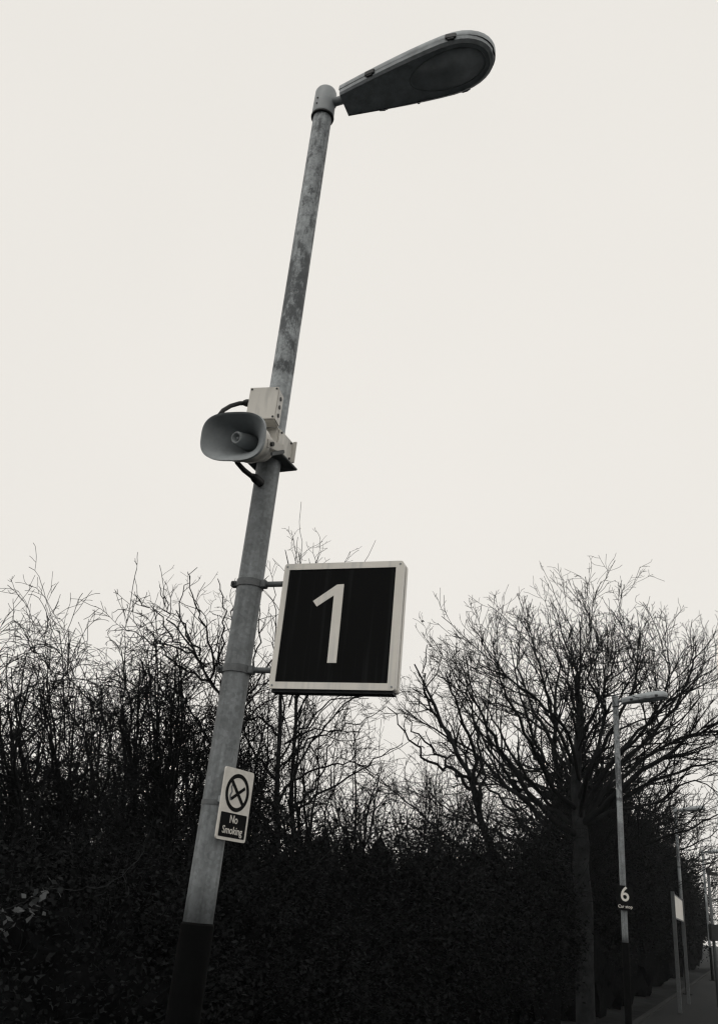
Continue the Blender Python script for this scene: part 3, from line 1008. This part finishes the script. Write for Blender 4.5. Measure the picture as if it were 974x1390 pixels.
# ---- bare shrubs on the left: many stems from a foot, tops arching over
def shrub(px, d, ytop, spread_px, n, label, arch=.25, straight=.06, dens=1.0, name='bare_shrub', r0=.017, tip=.0025, gap=None, lean=0):
    foot = ground_at(px, d)
    st = []
    for k in range(n):
        u = rng.uniform(-1, 1)
        fx = foot + np.array([rng.normal(0, .18), rng.normal(0, .25), 0])
        tx = px + lean + spread_px * u
        ty = ytop + (abs(u) ** 1.6) * 90 + abs(rng.normal(0, 34))
        dd = d + rng.normal(0, .45)
        y1 = 1290 + (ty - 1290) * .35; y2 = 1290 + (ty - 1290) * .7
        c = [fx, P(px + (tx - px) * .32 + rng.normal(0, 6), y1, d + (dd - d) * .3), P(px + (tx - px) * .68 + rng.normal(0, 8), y2, d + (dd - d) * .7), P(tx, ty, dd)]
        q = limb(c, r0 * rng.choice([.45, .6, .8, 1.25]), tip * 1.5, NL, .010)
        st.append(q)
    lv = [dict(per_m=3.6 * dens, ratio=.26, lmax=.85, lmin=.22, up=.12, ang=(28, 75), tmin=.25, wander=.10, grow_up=.03, droop=arch, N=10, sides=4, tip=tip, rmax=.008, rk=.6),
          dict(per_m=6.0 * dens, ratio=.5, lmax=.6, lmin=.12, up=.15, ang=(22, 60), tmin=.1, wander=.12, droop=arch * .8, N=7, sides=3, tip=tip * .9, rmax=.005),
          dict(per_m=8.5 * dens, ratio=.5, lmax=.32, lmin=.05, up=.05, ang=(25, 70), tmin=.1, wander=.15, N=4, sides=3, tip=tip * .85, rmax=.0034)]
    return bare_tree(name, label, st[:2], st[2:], lv, tip=tip * .8, cat='shrub', parts=('stems', 'twigs'), group='bare shrubs along the platform edge', bark='twig')

shrub(5, 7.0, 858, 75, 10, 'bare shrub filling the left edge, tallest at the frame edge', arch=.42)
shrub(92, 7.4, 845, 70, 10, 'bare arching shrub second from the left edge, thin tips bending right', arch=.45)
shrub(165, 8.6, 868, 70, 9, 'lower dense bare shrub between the two arching clumps left of the pole', arch=.3, r0=.022, tip=.0031)
shrub(228, 8.0, 858, 50, 10, 'bare shrub with upright sprays just left of the forked thin tree', arch=.3, tip=.003)
shrub(45, 10.5, 890, 95, 13, 'dense bare shrub standing behind the leftmost arching shrubs', arch=.2, r0=.026, tip=.0032)
shrub(205, 11.0, 890, 90, 14, 'dense bare shrub standing behind the upright sprays left of the pole', arch=.2, r0=.026, tip=.0032)
shrub(322, 9.5, 880, 60, 12, 'bare shrub directly behind the lower half of the foreground pole', arch=.15, r0=.024, tip=.0028)
shrub(410, 10.5, 935, 70, 10, 'bare shrub directly below and behind the number 1 sign', arch=.3, r0=.022, tip=.0028)
shrub(480, 11.5, 975, 60, 8, 'low bare shrub right of and below the number 1 sign', arch=.35, r0=.02, tip=.0028)
shrub(560, 13.5, 1010, 55, 9, 'low bare shrub in the gap left of the leaning slender tree', arch=.3, r0=.02, tip=.003)
shrub(610, 15, 1010, 60, 9, 'low fine bare shrub under the crown of the leaning slender tree', arch=.3, r0=.02, tip=.003)
shrub(130, 13, 960, 120, 16, 'far bare thicket low behind the left shrubs', arch=.1, r0=.03, tip=.004)
shrub(280, 13, 960, 90, 14, 'far bare thicket low behind the foreground pole', arch=.1, r0=.03, tip=.004)

# ---- forked thin tree beside the pole (top reaching 770)
D3 = 8.6
def T3(x, y, dd=0.0): return P(x, y, D3 + dd)
tr = limb([ground_at(262, D3), T3(270, 1150), T3(296, 1060), T3(312, 980), T3(290, 930), T3(262, 880), T3(240, 830)], .030, .005, NL, .012)
LB = [
    ([T3(290, 930), T3(250, 905, .1), T3(218, 880, .2), T3(200, 850, .2)], .013, .004),
    ([T3(292, 935), T3(285, 880, -.1), T3(272, 830, -.2), T3(254, 775, -.2)], .014, .004),
    ([T3(270, 890), T3(252, 855, .2), T3(248, 815, .3), T3(262, 770, .3)], .010, .0035),
    ([T3(308, 990), T3(318, 920, .2), T3(312, 860, .3), T3(320, 800, .4)], .014, .004),
    ([T3(300, 950), T3(300, 890, -.3), T3(306, 830, -.4), T3(298, 785, -.5)], .012, .004),
    ([T3(265, 885), T3(235, 870, -.2), T3(212, 832, -.3), T3(186, 812, -.3)], .010, .0035),
    ([T3(312, 975), T3(340, 905, .2), T3(352, 850, .3), T3(350, 800, .4)], .012, .004),
    ([T3(312, 985), T3(345, 935, -.2), T3(378, 880, -.2), T3(372, 840, -.2)], .012, .004),
    ([T3(296, 1060), T3(262, 1010, .2), T3(225, 950, .3), T3(205, 900, .4)], .014, .004),
    ([T3(300, 1040), T3(270, 980, -.2), T3(235, 930, -.3), T3(180, 905, -.3)], .013, .004),
    ([T3(280, 905), T3(245, 880, -.3), T3(205, 870, -.4), T3(165, 850, -.4)], .011, .0035),
    ([T3(262, 880), T3(232, 840, .1), T3(222, 810, .1), T3(215, 790, .1)], .009, .003),
    ([T3(296, 1055), T3(320, 1000, .3), T3(352, 960, .4), T3(390, 940, .4)], .013, .004),
    ([T3(304, 1010), T3(335, 960, .3), T3(365, 930, .4), T3(410, 950, .4)], .012, .0035),
]
bare_tree('bare_tree', 'thin forked bare tree with crooked twigs just left of the foreground pole', [tr], [limb(c, a, b, NL, .018) for c, a, b in LB],
          [dict(per_m=3.6, ratio=.36, lmax=.6, lmin=.12, up=.2, ang=(30, 65), N=7, sides=4, tip=.0026, tmin=.12, wander=.19, rmax=.008), dict(per_m=7, ratio=.5, lmax=.36, lmin=.08, up=.1, ang=(30, 65), N=5, tip=.002, wander=.18), dict(per_m=8, ratio=.5, lmax=.16, lmin=.04, N=4, tip=.0018, wander=.2)], tip=.002)

# ---- sprawling tree behind the sign: two upright stems and arching branches, tall shoots above the sign
D4 = 9.2
def T4(x, y, dd=0.0):
    if y < 860: y = y + (860 - y) * .06
    return P(x, y, D4 + dd)
tr = limb([ground_at(372, D4), T4(374, 1180), T4(376, 1080), T4(378, 1000), T4(382, 930), T4(386, 860), T4(392, 790), T4(389, 738)], .036, .004, NL, .010)
tb = limb([ground_at(398, D4), T4(396, 1180, .2), T4(394, 1080, .2), T4(398, 1000, .2), T4(402, 930, .2), T4(404, 860, .2), T4(410, 790, .2), T4(403, 744, .2)], .030, .004, NL, .010)
LB = [
    ([T4(378, 1090), T4(420, 1010, .3), T4(470, 955, .4), T4(535, 930, .5)], .015, .0035),
    ([T4(378, 1120), T4(430, 1080, -.3), T4(500, 1040, -.4), T4(545, 1010, -.5)], .014, .0035),
    ([T4(376, 1140), T4(340, 1090, .3), T4(318, 1040, .4), T4(330, 1000, .4)], .02, .004),
    ([T4(380, 1030), T4(405, 1000, .4), T4(450, 990, .6), T4(505, 1000, .7)], .012, .003),
    ([T4(386, 1010), T4(420, 980, -.1), T4(455, 950, -.2), T4(500, 945, -.3)], .012, .003),
    ([T4(380, 1040), T4(430, 1000, .2), T4(480, 985, .3), T4(522, 962, .3)], .012, .003),
    ([T4(378, 1060), T4(350, 1030, .2), T4(330, 985, .3), T4(340, 940, .3)], .018, .004),
    ([T4(376, 1100), T4(335, 1060, -.2), T4(310, 1020, -.3), T4(296, 960, -.4)], .022, .005),
    ([T4(380, 1000), T4(350, 975, .1), T4(325, 985, .3), T4(290, 1010, .3)], .014, .004),
    ([T4(392, 960), T4(415, 880, .1), T4(420, 800, .2), T4(438, 722, .2)], .010, .0022),
    ([T4(400, 960), T4(425, 880, -.1), T4(428, 800, -.2), T4(425, 728, -.2)], .009, .0022),
    ([T4(400, 980), T4(440, 900, -.1), T4(462, 820, -.2), T4(508, 727, -.2)], .009, .0022),
    ([T4(398, 990), T4(430, 900, .3), T4(445, 800, .4), T4(478, 742, .4)], .009, .0022),
    ([T4(384, 980), T4(375, 880, .1), T4(372, 800, .1), T4(364, 752, .1)], .009, .0022),
    ([T4(396, 1060), T4(440, 1040, -.1), T4(480, 1035, -.2), T4(516, 1050, -.2)], .012, .003),
    ([T4(396, 1100), T4(430, 1060, .2), T4(450, 1010, .2), T4(468, 960, .2)], .014, .003),
    ([T4(396, 1060), T4(410, 1000, .3), T4(440, 960, .3), T4(486, 925, .3)], .012, .003),
]
bare_tree('bare_tree', 'bare tree with two upright stems behind the number 1 sign, shoots above it', [tr, tb], [limb(c, a, b, NL, .016) for c, a, b in LB],
          [dict(per_m=3.2, ratio=.24, lmax=.7, lmin=.12, up=.18, ang=(20, 55), N=7, sides=4, tip=.0024, tmin=.15, wander=.15, rmax=.006), dict(per_m=4.0, ratio=.5, lmax=.35, lmin=.06, up=.12, N=5, tip=.002, wander=.18), dict(per_m=4.5, ratio=.5, lmax=.15, lmin=.03, N=4, tip=.0018)], tip=.002)

# ------------------------------------------------------------------ leafy hedge bushes
def leaves(n, cx, r, size, clump=260, cl_r=.22, zmin=-.1):
    """n leaf faces in clumps spread through an ellipsoid, denser to its skin"""
    k = max(8, n // clump)
    d = norm(rng.normal(0, 1, (k, 3))); d[:, 2] = np.abs(d[:, 2]) * 1.0 - .15
    rad = rng.uniform(.45, 1.12, (k, 1)) ** .7
    cc = np.array(cx) + d * rad * np.array(r)
    ci = rng.integers(0, k, n)
    p = cc[ci] + rng.normal(0, 1, (n, 3)) * cl_r * rng.uniform(.25, 1.5, (k, 1))[ci]
    p = p[p[:, 2] > zmin]
    return p


def leaf_mesh(name, p, size):
    n = len(p)
    a = norm(rng.normal(0, 1, (n, 3))); a[:, 2] *= .6; a = norm(a)
    b = norm(np.cross(a, norm(rng.normal(0, 1, (n, 3)) + np.array([0, 0, 1.2]))))
    nn_ = np.cross(a, b)
    s = size * rng.uniform(.5, 1.25, (n, 1))
    fold = nn_ * s * rng.uniform(-.18, .18, (n, 1))
    V = np.stack([p - a * s * .5, p + b * s * .32 + fold, p + a * s * .55, p - b * s * .32 + fold], 1).reshape(-1, 3)
    Fq = np.arange(4 * n).reshape(n, 4)
    return quad_mesh(name, V, Fq)


def lumpy(name, c, r, seed):
    bm = bmesh.new()
    bmesh.ops.create_icosphere(bm, subdivisions=4, radius=1)
    from mathutils import noise
    for v in bm.verts:
        n = noise.fractal(v.co * 2.3 + Vector((seed, 0, 0)), .9, 2.1, 5)
        k = 1 + .28 * n
        v.co = Vector((v.co.x * r[0] * k, v.co.y * r[1] * k, v.co.z * r[2] * k)) + Vector(c)
    return bm


def bush(px, d, ytop, rw, label, n=26000, size=.034, rd=None, name='ivy_bush', mat_='leaf', sprays=110, core=.72, cl=.2, group='evergreen bushes forming the hedge'):
    foot = ground_at(px, d)
    top = P(px, ytop, d)[2]
    rd = rd or rw
    h = top + .16
    t = thing(name, label, 'bush', foot, 0, group)
    off = foot @ -RIGHT
    rw = min(rw, max(.5, off - (2.75 if d < 26 else 2.35)))
    r = np.array([rw, rd, h * .62]); c = np.array([0, 0, h * .38])
    # axes turned along the platform
    p = leaves(n, c, r, size, cl_r=cl, zmin=.0)
    ca, sa = math.cos(-AZ), math.sin(-AZ)
    rot = np.array([[ca, -sa, 0], [sa, ca, 0], [0, 0, 1]])
    p = p @ rot.T
    p = p[(p + foot) @ -RIGHT > (2.3 if d < 24 else 2.15)]      # kept clipped back from the platform
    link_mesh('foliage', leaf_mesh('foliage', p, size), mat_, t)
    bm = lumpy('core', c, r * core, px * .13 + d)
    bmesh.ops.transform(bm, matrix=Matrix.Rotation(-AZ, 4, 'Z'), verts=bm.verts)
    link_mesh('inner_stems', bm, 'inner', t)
    # protruding shoots
    k = sprays
    dr = norm(rng.normal(0, 1, (k, 3))); dr[:, 2] = np.abs(dr[:, 2])
    st = (c + dr * r * .7) @ rot.T
    pts, rad = grow(st, norm(dr @ rot.T + np.array([0, 0, .5])), rng.uniform(.3, 1.5, k) * min(1.3, h * .35), np.full(k, .006 * d / 10), .0022 * d / 10, 9, .12, .02, .25)
    keep = ((pts + foot) @ -RIGHT).min(axis=1) > 2.1
    pts, rad, st = pts[keep], rad[keep], st[keep]; k = len(st)
    w = Wood(); w.add(pts, rad, 4)
    q = np.linspace(0, 1, 4)[None, :, None]
    w.add(np.array([0, 0, .15]) * (1 - q) + st[:, None, :] * q, np.full((k, 4), .007), 3)
    s = spawn(pts, rad, 5, (25, 60), .2, .35, .5, .06)
    p2, r2 = grow(s[0], s[1], s[2], np.maximum(s[3], .002 * d / 10), .0016 * d / 10, 5, .15)
    keep = ((p2 + foot) @ -RIGHT).min(axis=1) > 2.1
    w.add(p2[keep], r2[keep], 3)
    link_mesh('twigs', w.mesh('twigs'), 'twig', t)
    return t

bush(-30, 6.0, 1120, 1.3, 'dark leafy bush at the bottom left corner', size=.036)
bush(95, 6.3, 1135, 1.2, 'dark leafy bush low between the left corner and the pole', size=.034)
bush(205, 6.8, 1120, 1.1, 'dark leafy bush immediately left of the black pole base')
bush(310, 7.6, 1105, 1.2, 'dark leafy bush behind the no smoking sign')
bush(405, 8.6, 1085, 1.2, 'dark leafy bush right of the no smoking sign, its crown rounded')
bush(495, 10.0, 1112, 1.3, 'dark leafy bush under the gap right of the number 1 sign', size=.05)
bush(575, 11.5, 1112, 1.35, 'dark leafy bush left of the leaning tree, second of the mid hedge', size=.05)
bush(645, 13.5, 1112, 1.5, 'dark leafy bush at the foot of the leaning slender tree', n=30000, size=.055)
bush(725, 15.5, 1108, 1.6, 'dark leafy bush just left of the broad tree trunk', n=30000, size=.06)
bush(806, 24.5, 1128, 1.7, 'dark leafy bush wrapping the foot of the broad tree', n=26000, size=.065)
def row_bush(o, sdist, *a, **k):
    f = -RIGHT * o + ALONG * sdist
    d = math.hypot(f[0], f[1]); z = f[0] / d
    # photo column of that bearing at the horizon
    v = f @ _F
    bush(PPX + FOC * (f @ _R) / v, d, *a, **k)
row_bush(3.8, 22.5, 1105, 1.5, 'dark bush behind the number six lamp post', n=30000, size=.06, rd=2.6)
row_bush(3.7, 28, 1082, 1.7, 'tall dark evergreen bush left of the dim third lamp post', n=36000, size=.07, rd=3.2, cl=.3)
row_bush(3.7, 35, 1088, 1.8, 'tall dark evergreen bush directly behind the dim third lamp post', n=36000, size=.085, cl=.35, rd=3.8)
row_bush(3.8, 44, 1108, 1.8, 'far dark evergreen bush just beyond the third lamp post', n=34000, size=.10, cl=.4, rd=5)
row_bush(3.9, 57, 1135, 1.8, 'farther dark evergreen bush narrowing toward the pale gap', n=30000, size=.13, cl=.5, rd=7)
row_bush(4.0, 78, 1170, 2.0, 'farthest dark bush at the end of the hedge line', n=28000, size=.16, cl=.6, rd=11)
bush(10, 9.5, 1050, 1.7, 'taller leafy thicket behind the bottom left bush', n=22000, size=.045, core=.6)
bush(170, 10.5, 1075, 1.8, 'taller leafy thicket behind the bush left of the pole', n=22000, size=.05, core=.6)
bush(285, 11, 1085, 1.5, 'leafy thicket behind the pole between two bare shrubs', n=20000, size=.05, core=.6)

# pale spray of leaves and dry stems in front of the left bushes
spray = thing('bramble_spray', 'pale leafed bramble spray low at the left edge', 'plant', ground_at(20, 5.2))
b0 = np.array(spray.location)
w = Wood()
arc = [limb([P(-30, 1262, 5.0), P(0, 1240, 4.95), P(25, 1228, 4.9), P(48, 1218, 4.9), P(66, 1208, 4.95)], .004, .0015, NL, .004),
       limb([P(-25, 1300, 5.0), P(5, 1262, 4.95), P(28, 1240, 4.95), P(55, 1232, 5.0)], .004, .0015, NL, .004)]
for p_, r_ in arc: w.add((p_ - b0)[None], r_[None], 5)
link_mesh('stem', w.mesh('stem'), 'twig_pale', spray)
pl = np.concatenate([a[0][rng.integers(3, NL, 26)] for a in arc]) - b0 + rng.normal(0, .022, (52, 3))
link_mesh('foliage', leaf_mesh('foliage', pl, .045), 'leafpale', spray)

def stems(label, lst, sub=True):
    root = thing('dry_bramble', label, 'plant', lst[0][0])
    b = np.array(root.location)
    w = Wood(); L_ = []
    for c in lst:
        p_, r_ = limb(c, .0032, .0016, NL, .008)
        L_.append((p_, r_)); w.add((p_ - b)[None], r_[None], 5)
    s = spawn(np.stack([l[0] for l in L_]), np.stack([l[1] for l in L_]), 4, (25, 60), .2, .3, .4, .06)
    p2, r2 = grow(s[0], s[1], s[2], s[3], .0010, 6, .15, 0, .2)
    w.add(p2 - b, r2, 3)
    link_mesh('stem', w.mesh('stem'), 'twig_pale', root)
stems('dry curved bramble stem drooping before the dark bush left of the pole', [[P(128, 1218, 5.3), P(150, 1196, 5.2), P(170, 1184, 5.2), P(172, 1222, 5.1)]])
stems('long dry bramble stem arching low across the dark bushes left of the pole', [[P(60, 1205, 5.3), P(110, 1207, 5.2), P(165, 1190, 5.2), P(205, 1130, 5.4)]])
stems('dry bramble stem arching over the dark bush right of the pole', [[P(360, 1230, 7), P(420, 1180, 6.9), P(500, 1120, 7.1), P(540, 1170, 7)]])
stems('pale curved stem against the dark hedge left of the number six post', [[P(806, 1240, 16), P(812, 1200, 16), P(828, 1165, 16), P(836, 1120, 16)]])

# ------------------------------------------------------------------ ground and platform
bm = bmesh.new()
bmesh.ops.create_grid(bm, x_segments=60, y_segments=60, size=2500)
for v in bm.verts: v.co.z = -.16
tag(link_mesh('ground', bm, 'soil'), kind='structure')
bm = bmesh.new()
PR = Matrix.Rotation(-AZ, 3, 'Z')
box(bm, PR @ Vector((.35, 55, -.079)), (4.9, 150, .158), PR)
tag(link_mesh('platform', bm, 'tarmac'), kind='structure')
bm = bmesh.new()
box(bm, PR @ Vector((-2.17, 55, -.05)), (.12, 150, .16), PR, .01)
tag(link_mesh('kerb', bm, 'kerb'), kind='structure')

# ------------------------------------------------------------------ damp air
bm = bmesh.new()
box(bm, (0, 75, 7.4), (260, 330, 18.0))
hz = link_mesh('haze', bm, 'soil')
hz.data.materials.clear()
hm = bpy.data.materials.new('damp_air'); hm.use_nodes = True
hn = hm.node_tree
hn.nodes.remove(hn.nodes['Principled BSDF'])
pv = hn.nodes.new('ShaderNodeVolumePrincipled')
pv.inputs['Color'].default_value = (.86, .9, .94, 1)
pv.inputs['Density'].default_value = HAZE
hn.links.new(pv.outputs[0], hn.nodes['Material Output'].inputs['Volume'])
hz.data.materials.append(hm)
tag(hz, kind='stuff')

# ------------------------------------------------------------------ light
SUN_EL, SUN_AZ = math.radians(58), math.radians(-140)      # azimuth from +Y, clockwise
w = bpy.data.worlds.new('World')
scene.world = w
w.use_nodes = True
nt = w.node_tree
bg = nt.nodes['Background']
sky = nt.nodes.new('ShaderNodeTexSky')
sky.sky_type = 'NISHITA'
sky.sun_disc = False
sky.sun_elevation = SUN_EL
sky.sun_rotation = SUN_AZ
sky.air_density = 1.0; sky.dust_density = 6.0
hs = nt.nodes.new('ShaderNodeHueSaturation'); hs.inputs['Saturation'].default_value = 0.0
nt.links.new(sky.outputs[0], hs.inputs['Color'])
# even cloud layer
tc = nt.nodes.new('ShaderNodeTexCoord')
nz = nt.nodes.new('ShaderNodeTexNoise'); nz.inputs['Scale'].default_value = 1.6; nz.inputs['Detail'].default_value = 3
nt.links.new(tc.outputs['Generated'], nz.inputs['Vector'])
cr = nt.nodes.new('ShaderNodeValToRGB')
cr.color_ramp.elements[0].position = .3; cr.color_ramp.elements[1].position = .7
cr.color_ramp.elements[0].color = (8.40, 8.12, 7.62, 1); cr.color_ramp.elements[1].color = (8.80, 8.50, 8.00, 1)
nt.links.new(nz.outputs['Fac'], cr.inputs['Fac'])
mx = nt.nodes.new('ShaderNodeMix'); mx.data_type = 'RGBA'; mx.inputs[0].default_value = .97
nt.links.new(hs.outputs[0], mx.inputs[6]); nt.links.new(cr.outputs['Color'], mx.inputs[7])
nt.links.new(mx.outputs[2], bg.inputs['Color'])
bg.inputs['Strength'].default_value = 0.1

sl = bpy.data.lights.new('sun', 'SUN')
sl.energy = 0.5; sl.angle = math.radians(25); sl.color = (1, .97, .92)
so = bpy.data.objects.new('sun', sl)
COL.objects.link(so)
sd = Vector((math.sin(SUN_AZ) * math.cos(SUN_EL), math.cos(SUN_AZ) * math.cos(SUN_EL), math.sin(SUN_EL)))
so.rotation_euler = sd.to_track_quat('Z', 'Y').to_euler()

scene.view_settings.view_transform = 'Standard'
scene.view_settings.look = 'None'
scene.view_settings.exposure = 0.0
scene.view_settings.gamma = 1.0
scene.cycles.max_bounces = 5
scene.cycles.diffuse_bounces = 3
scene.cycles.filter_width = 1.3
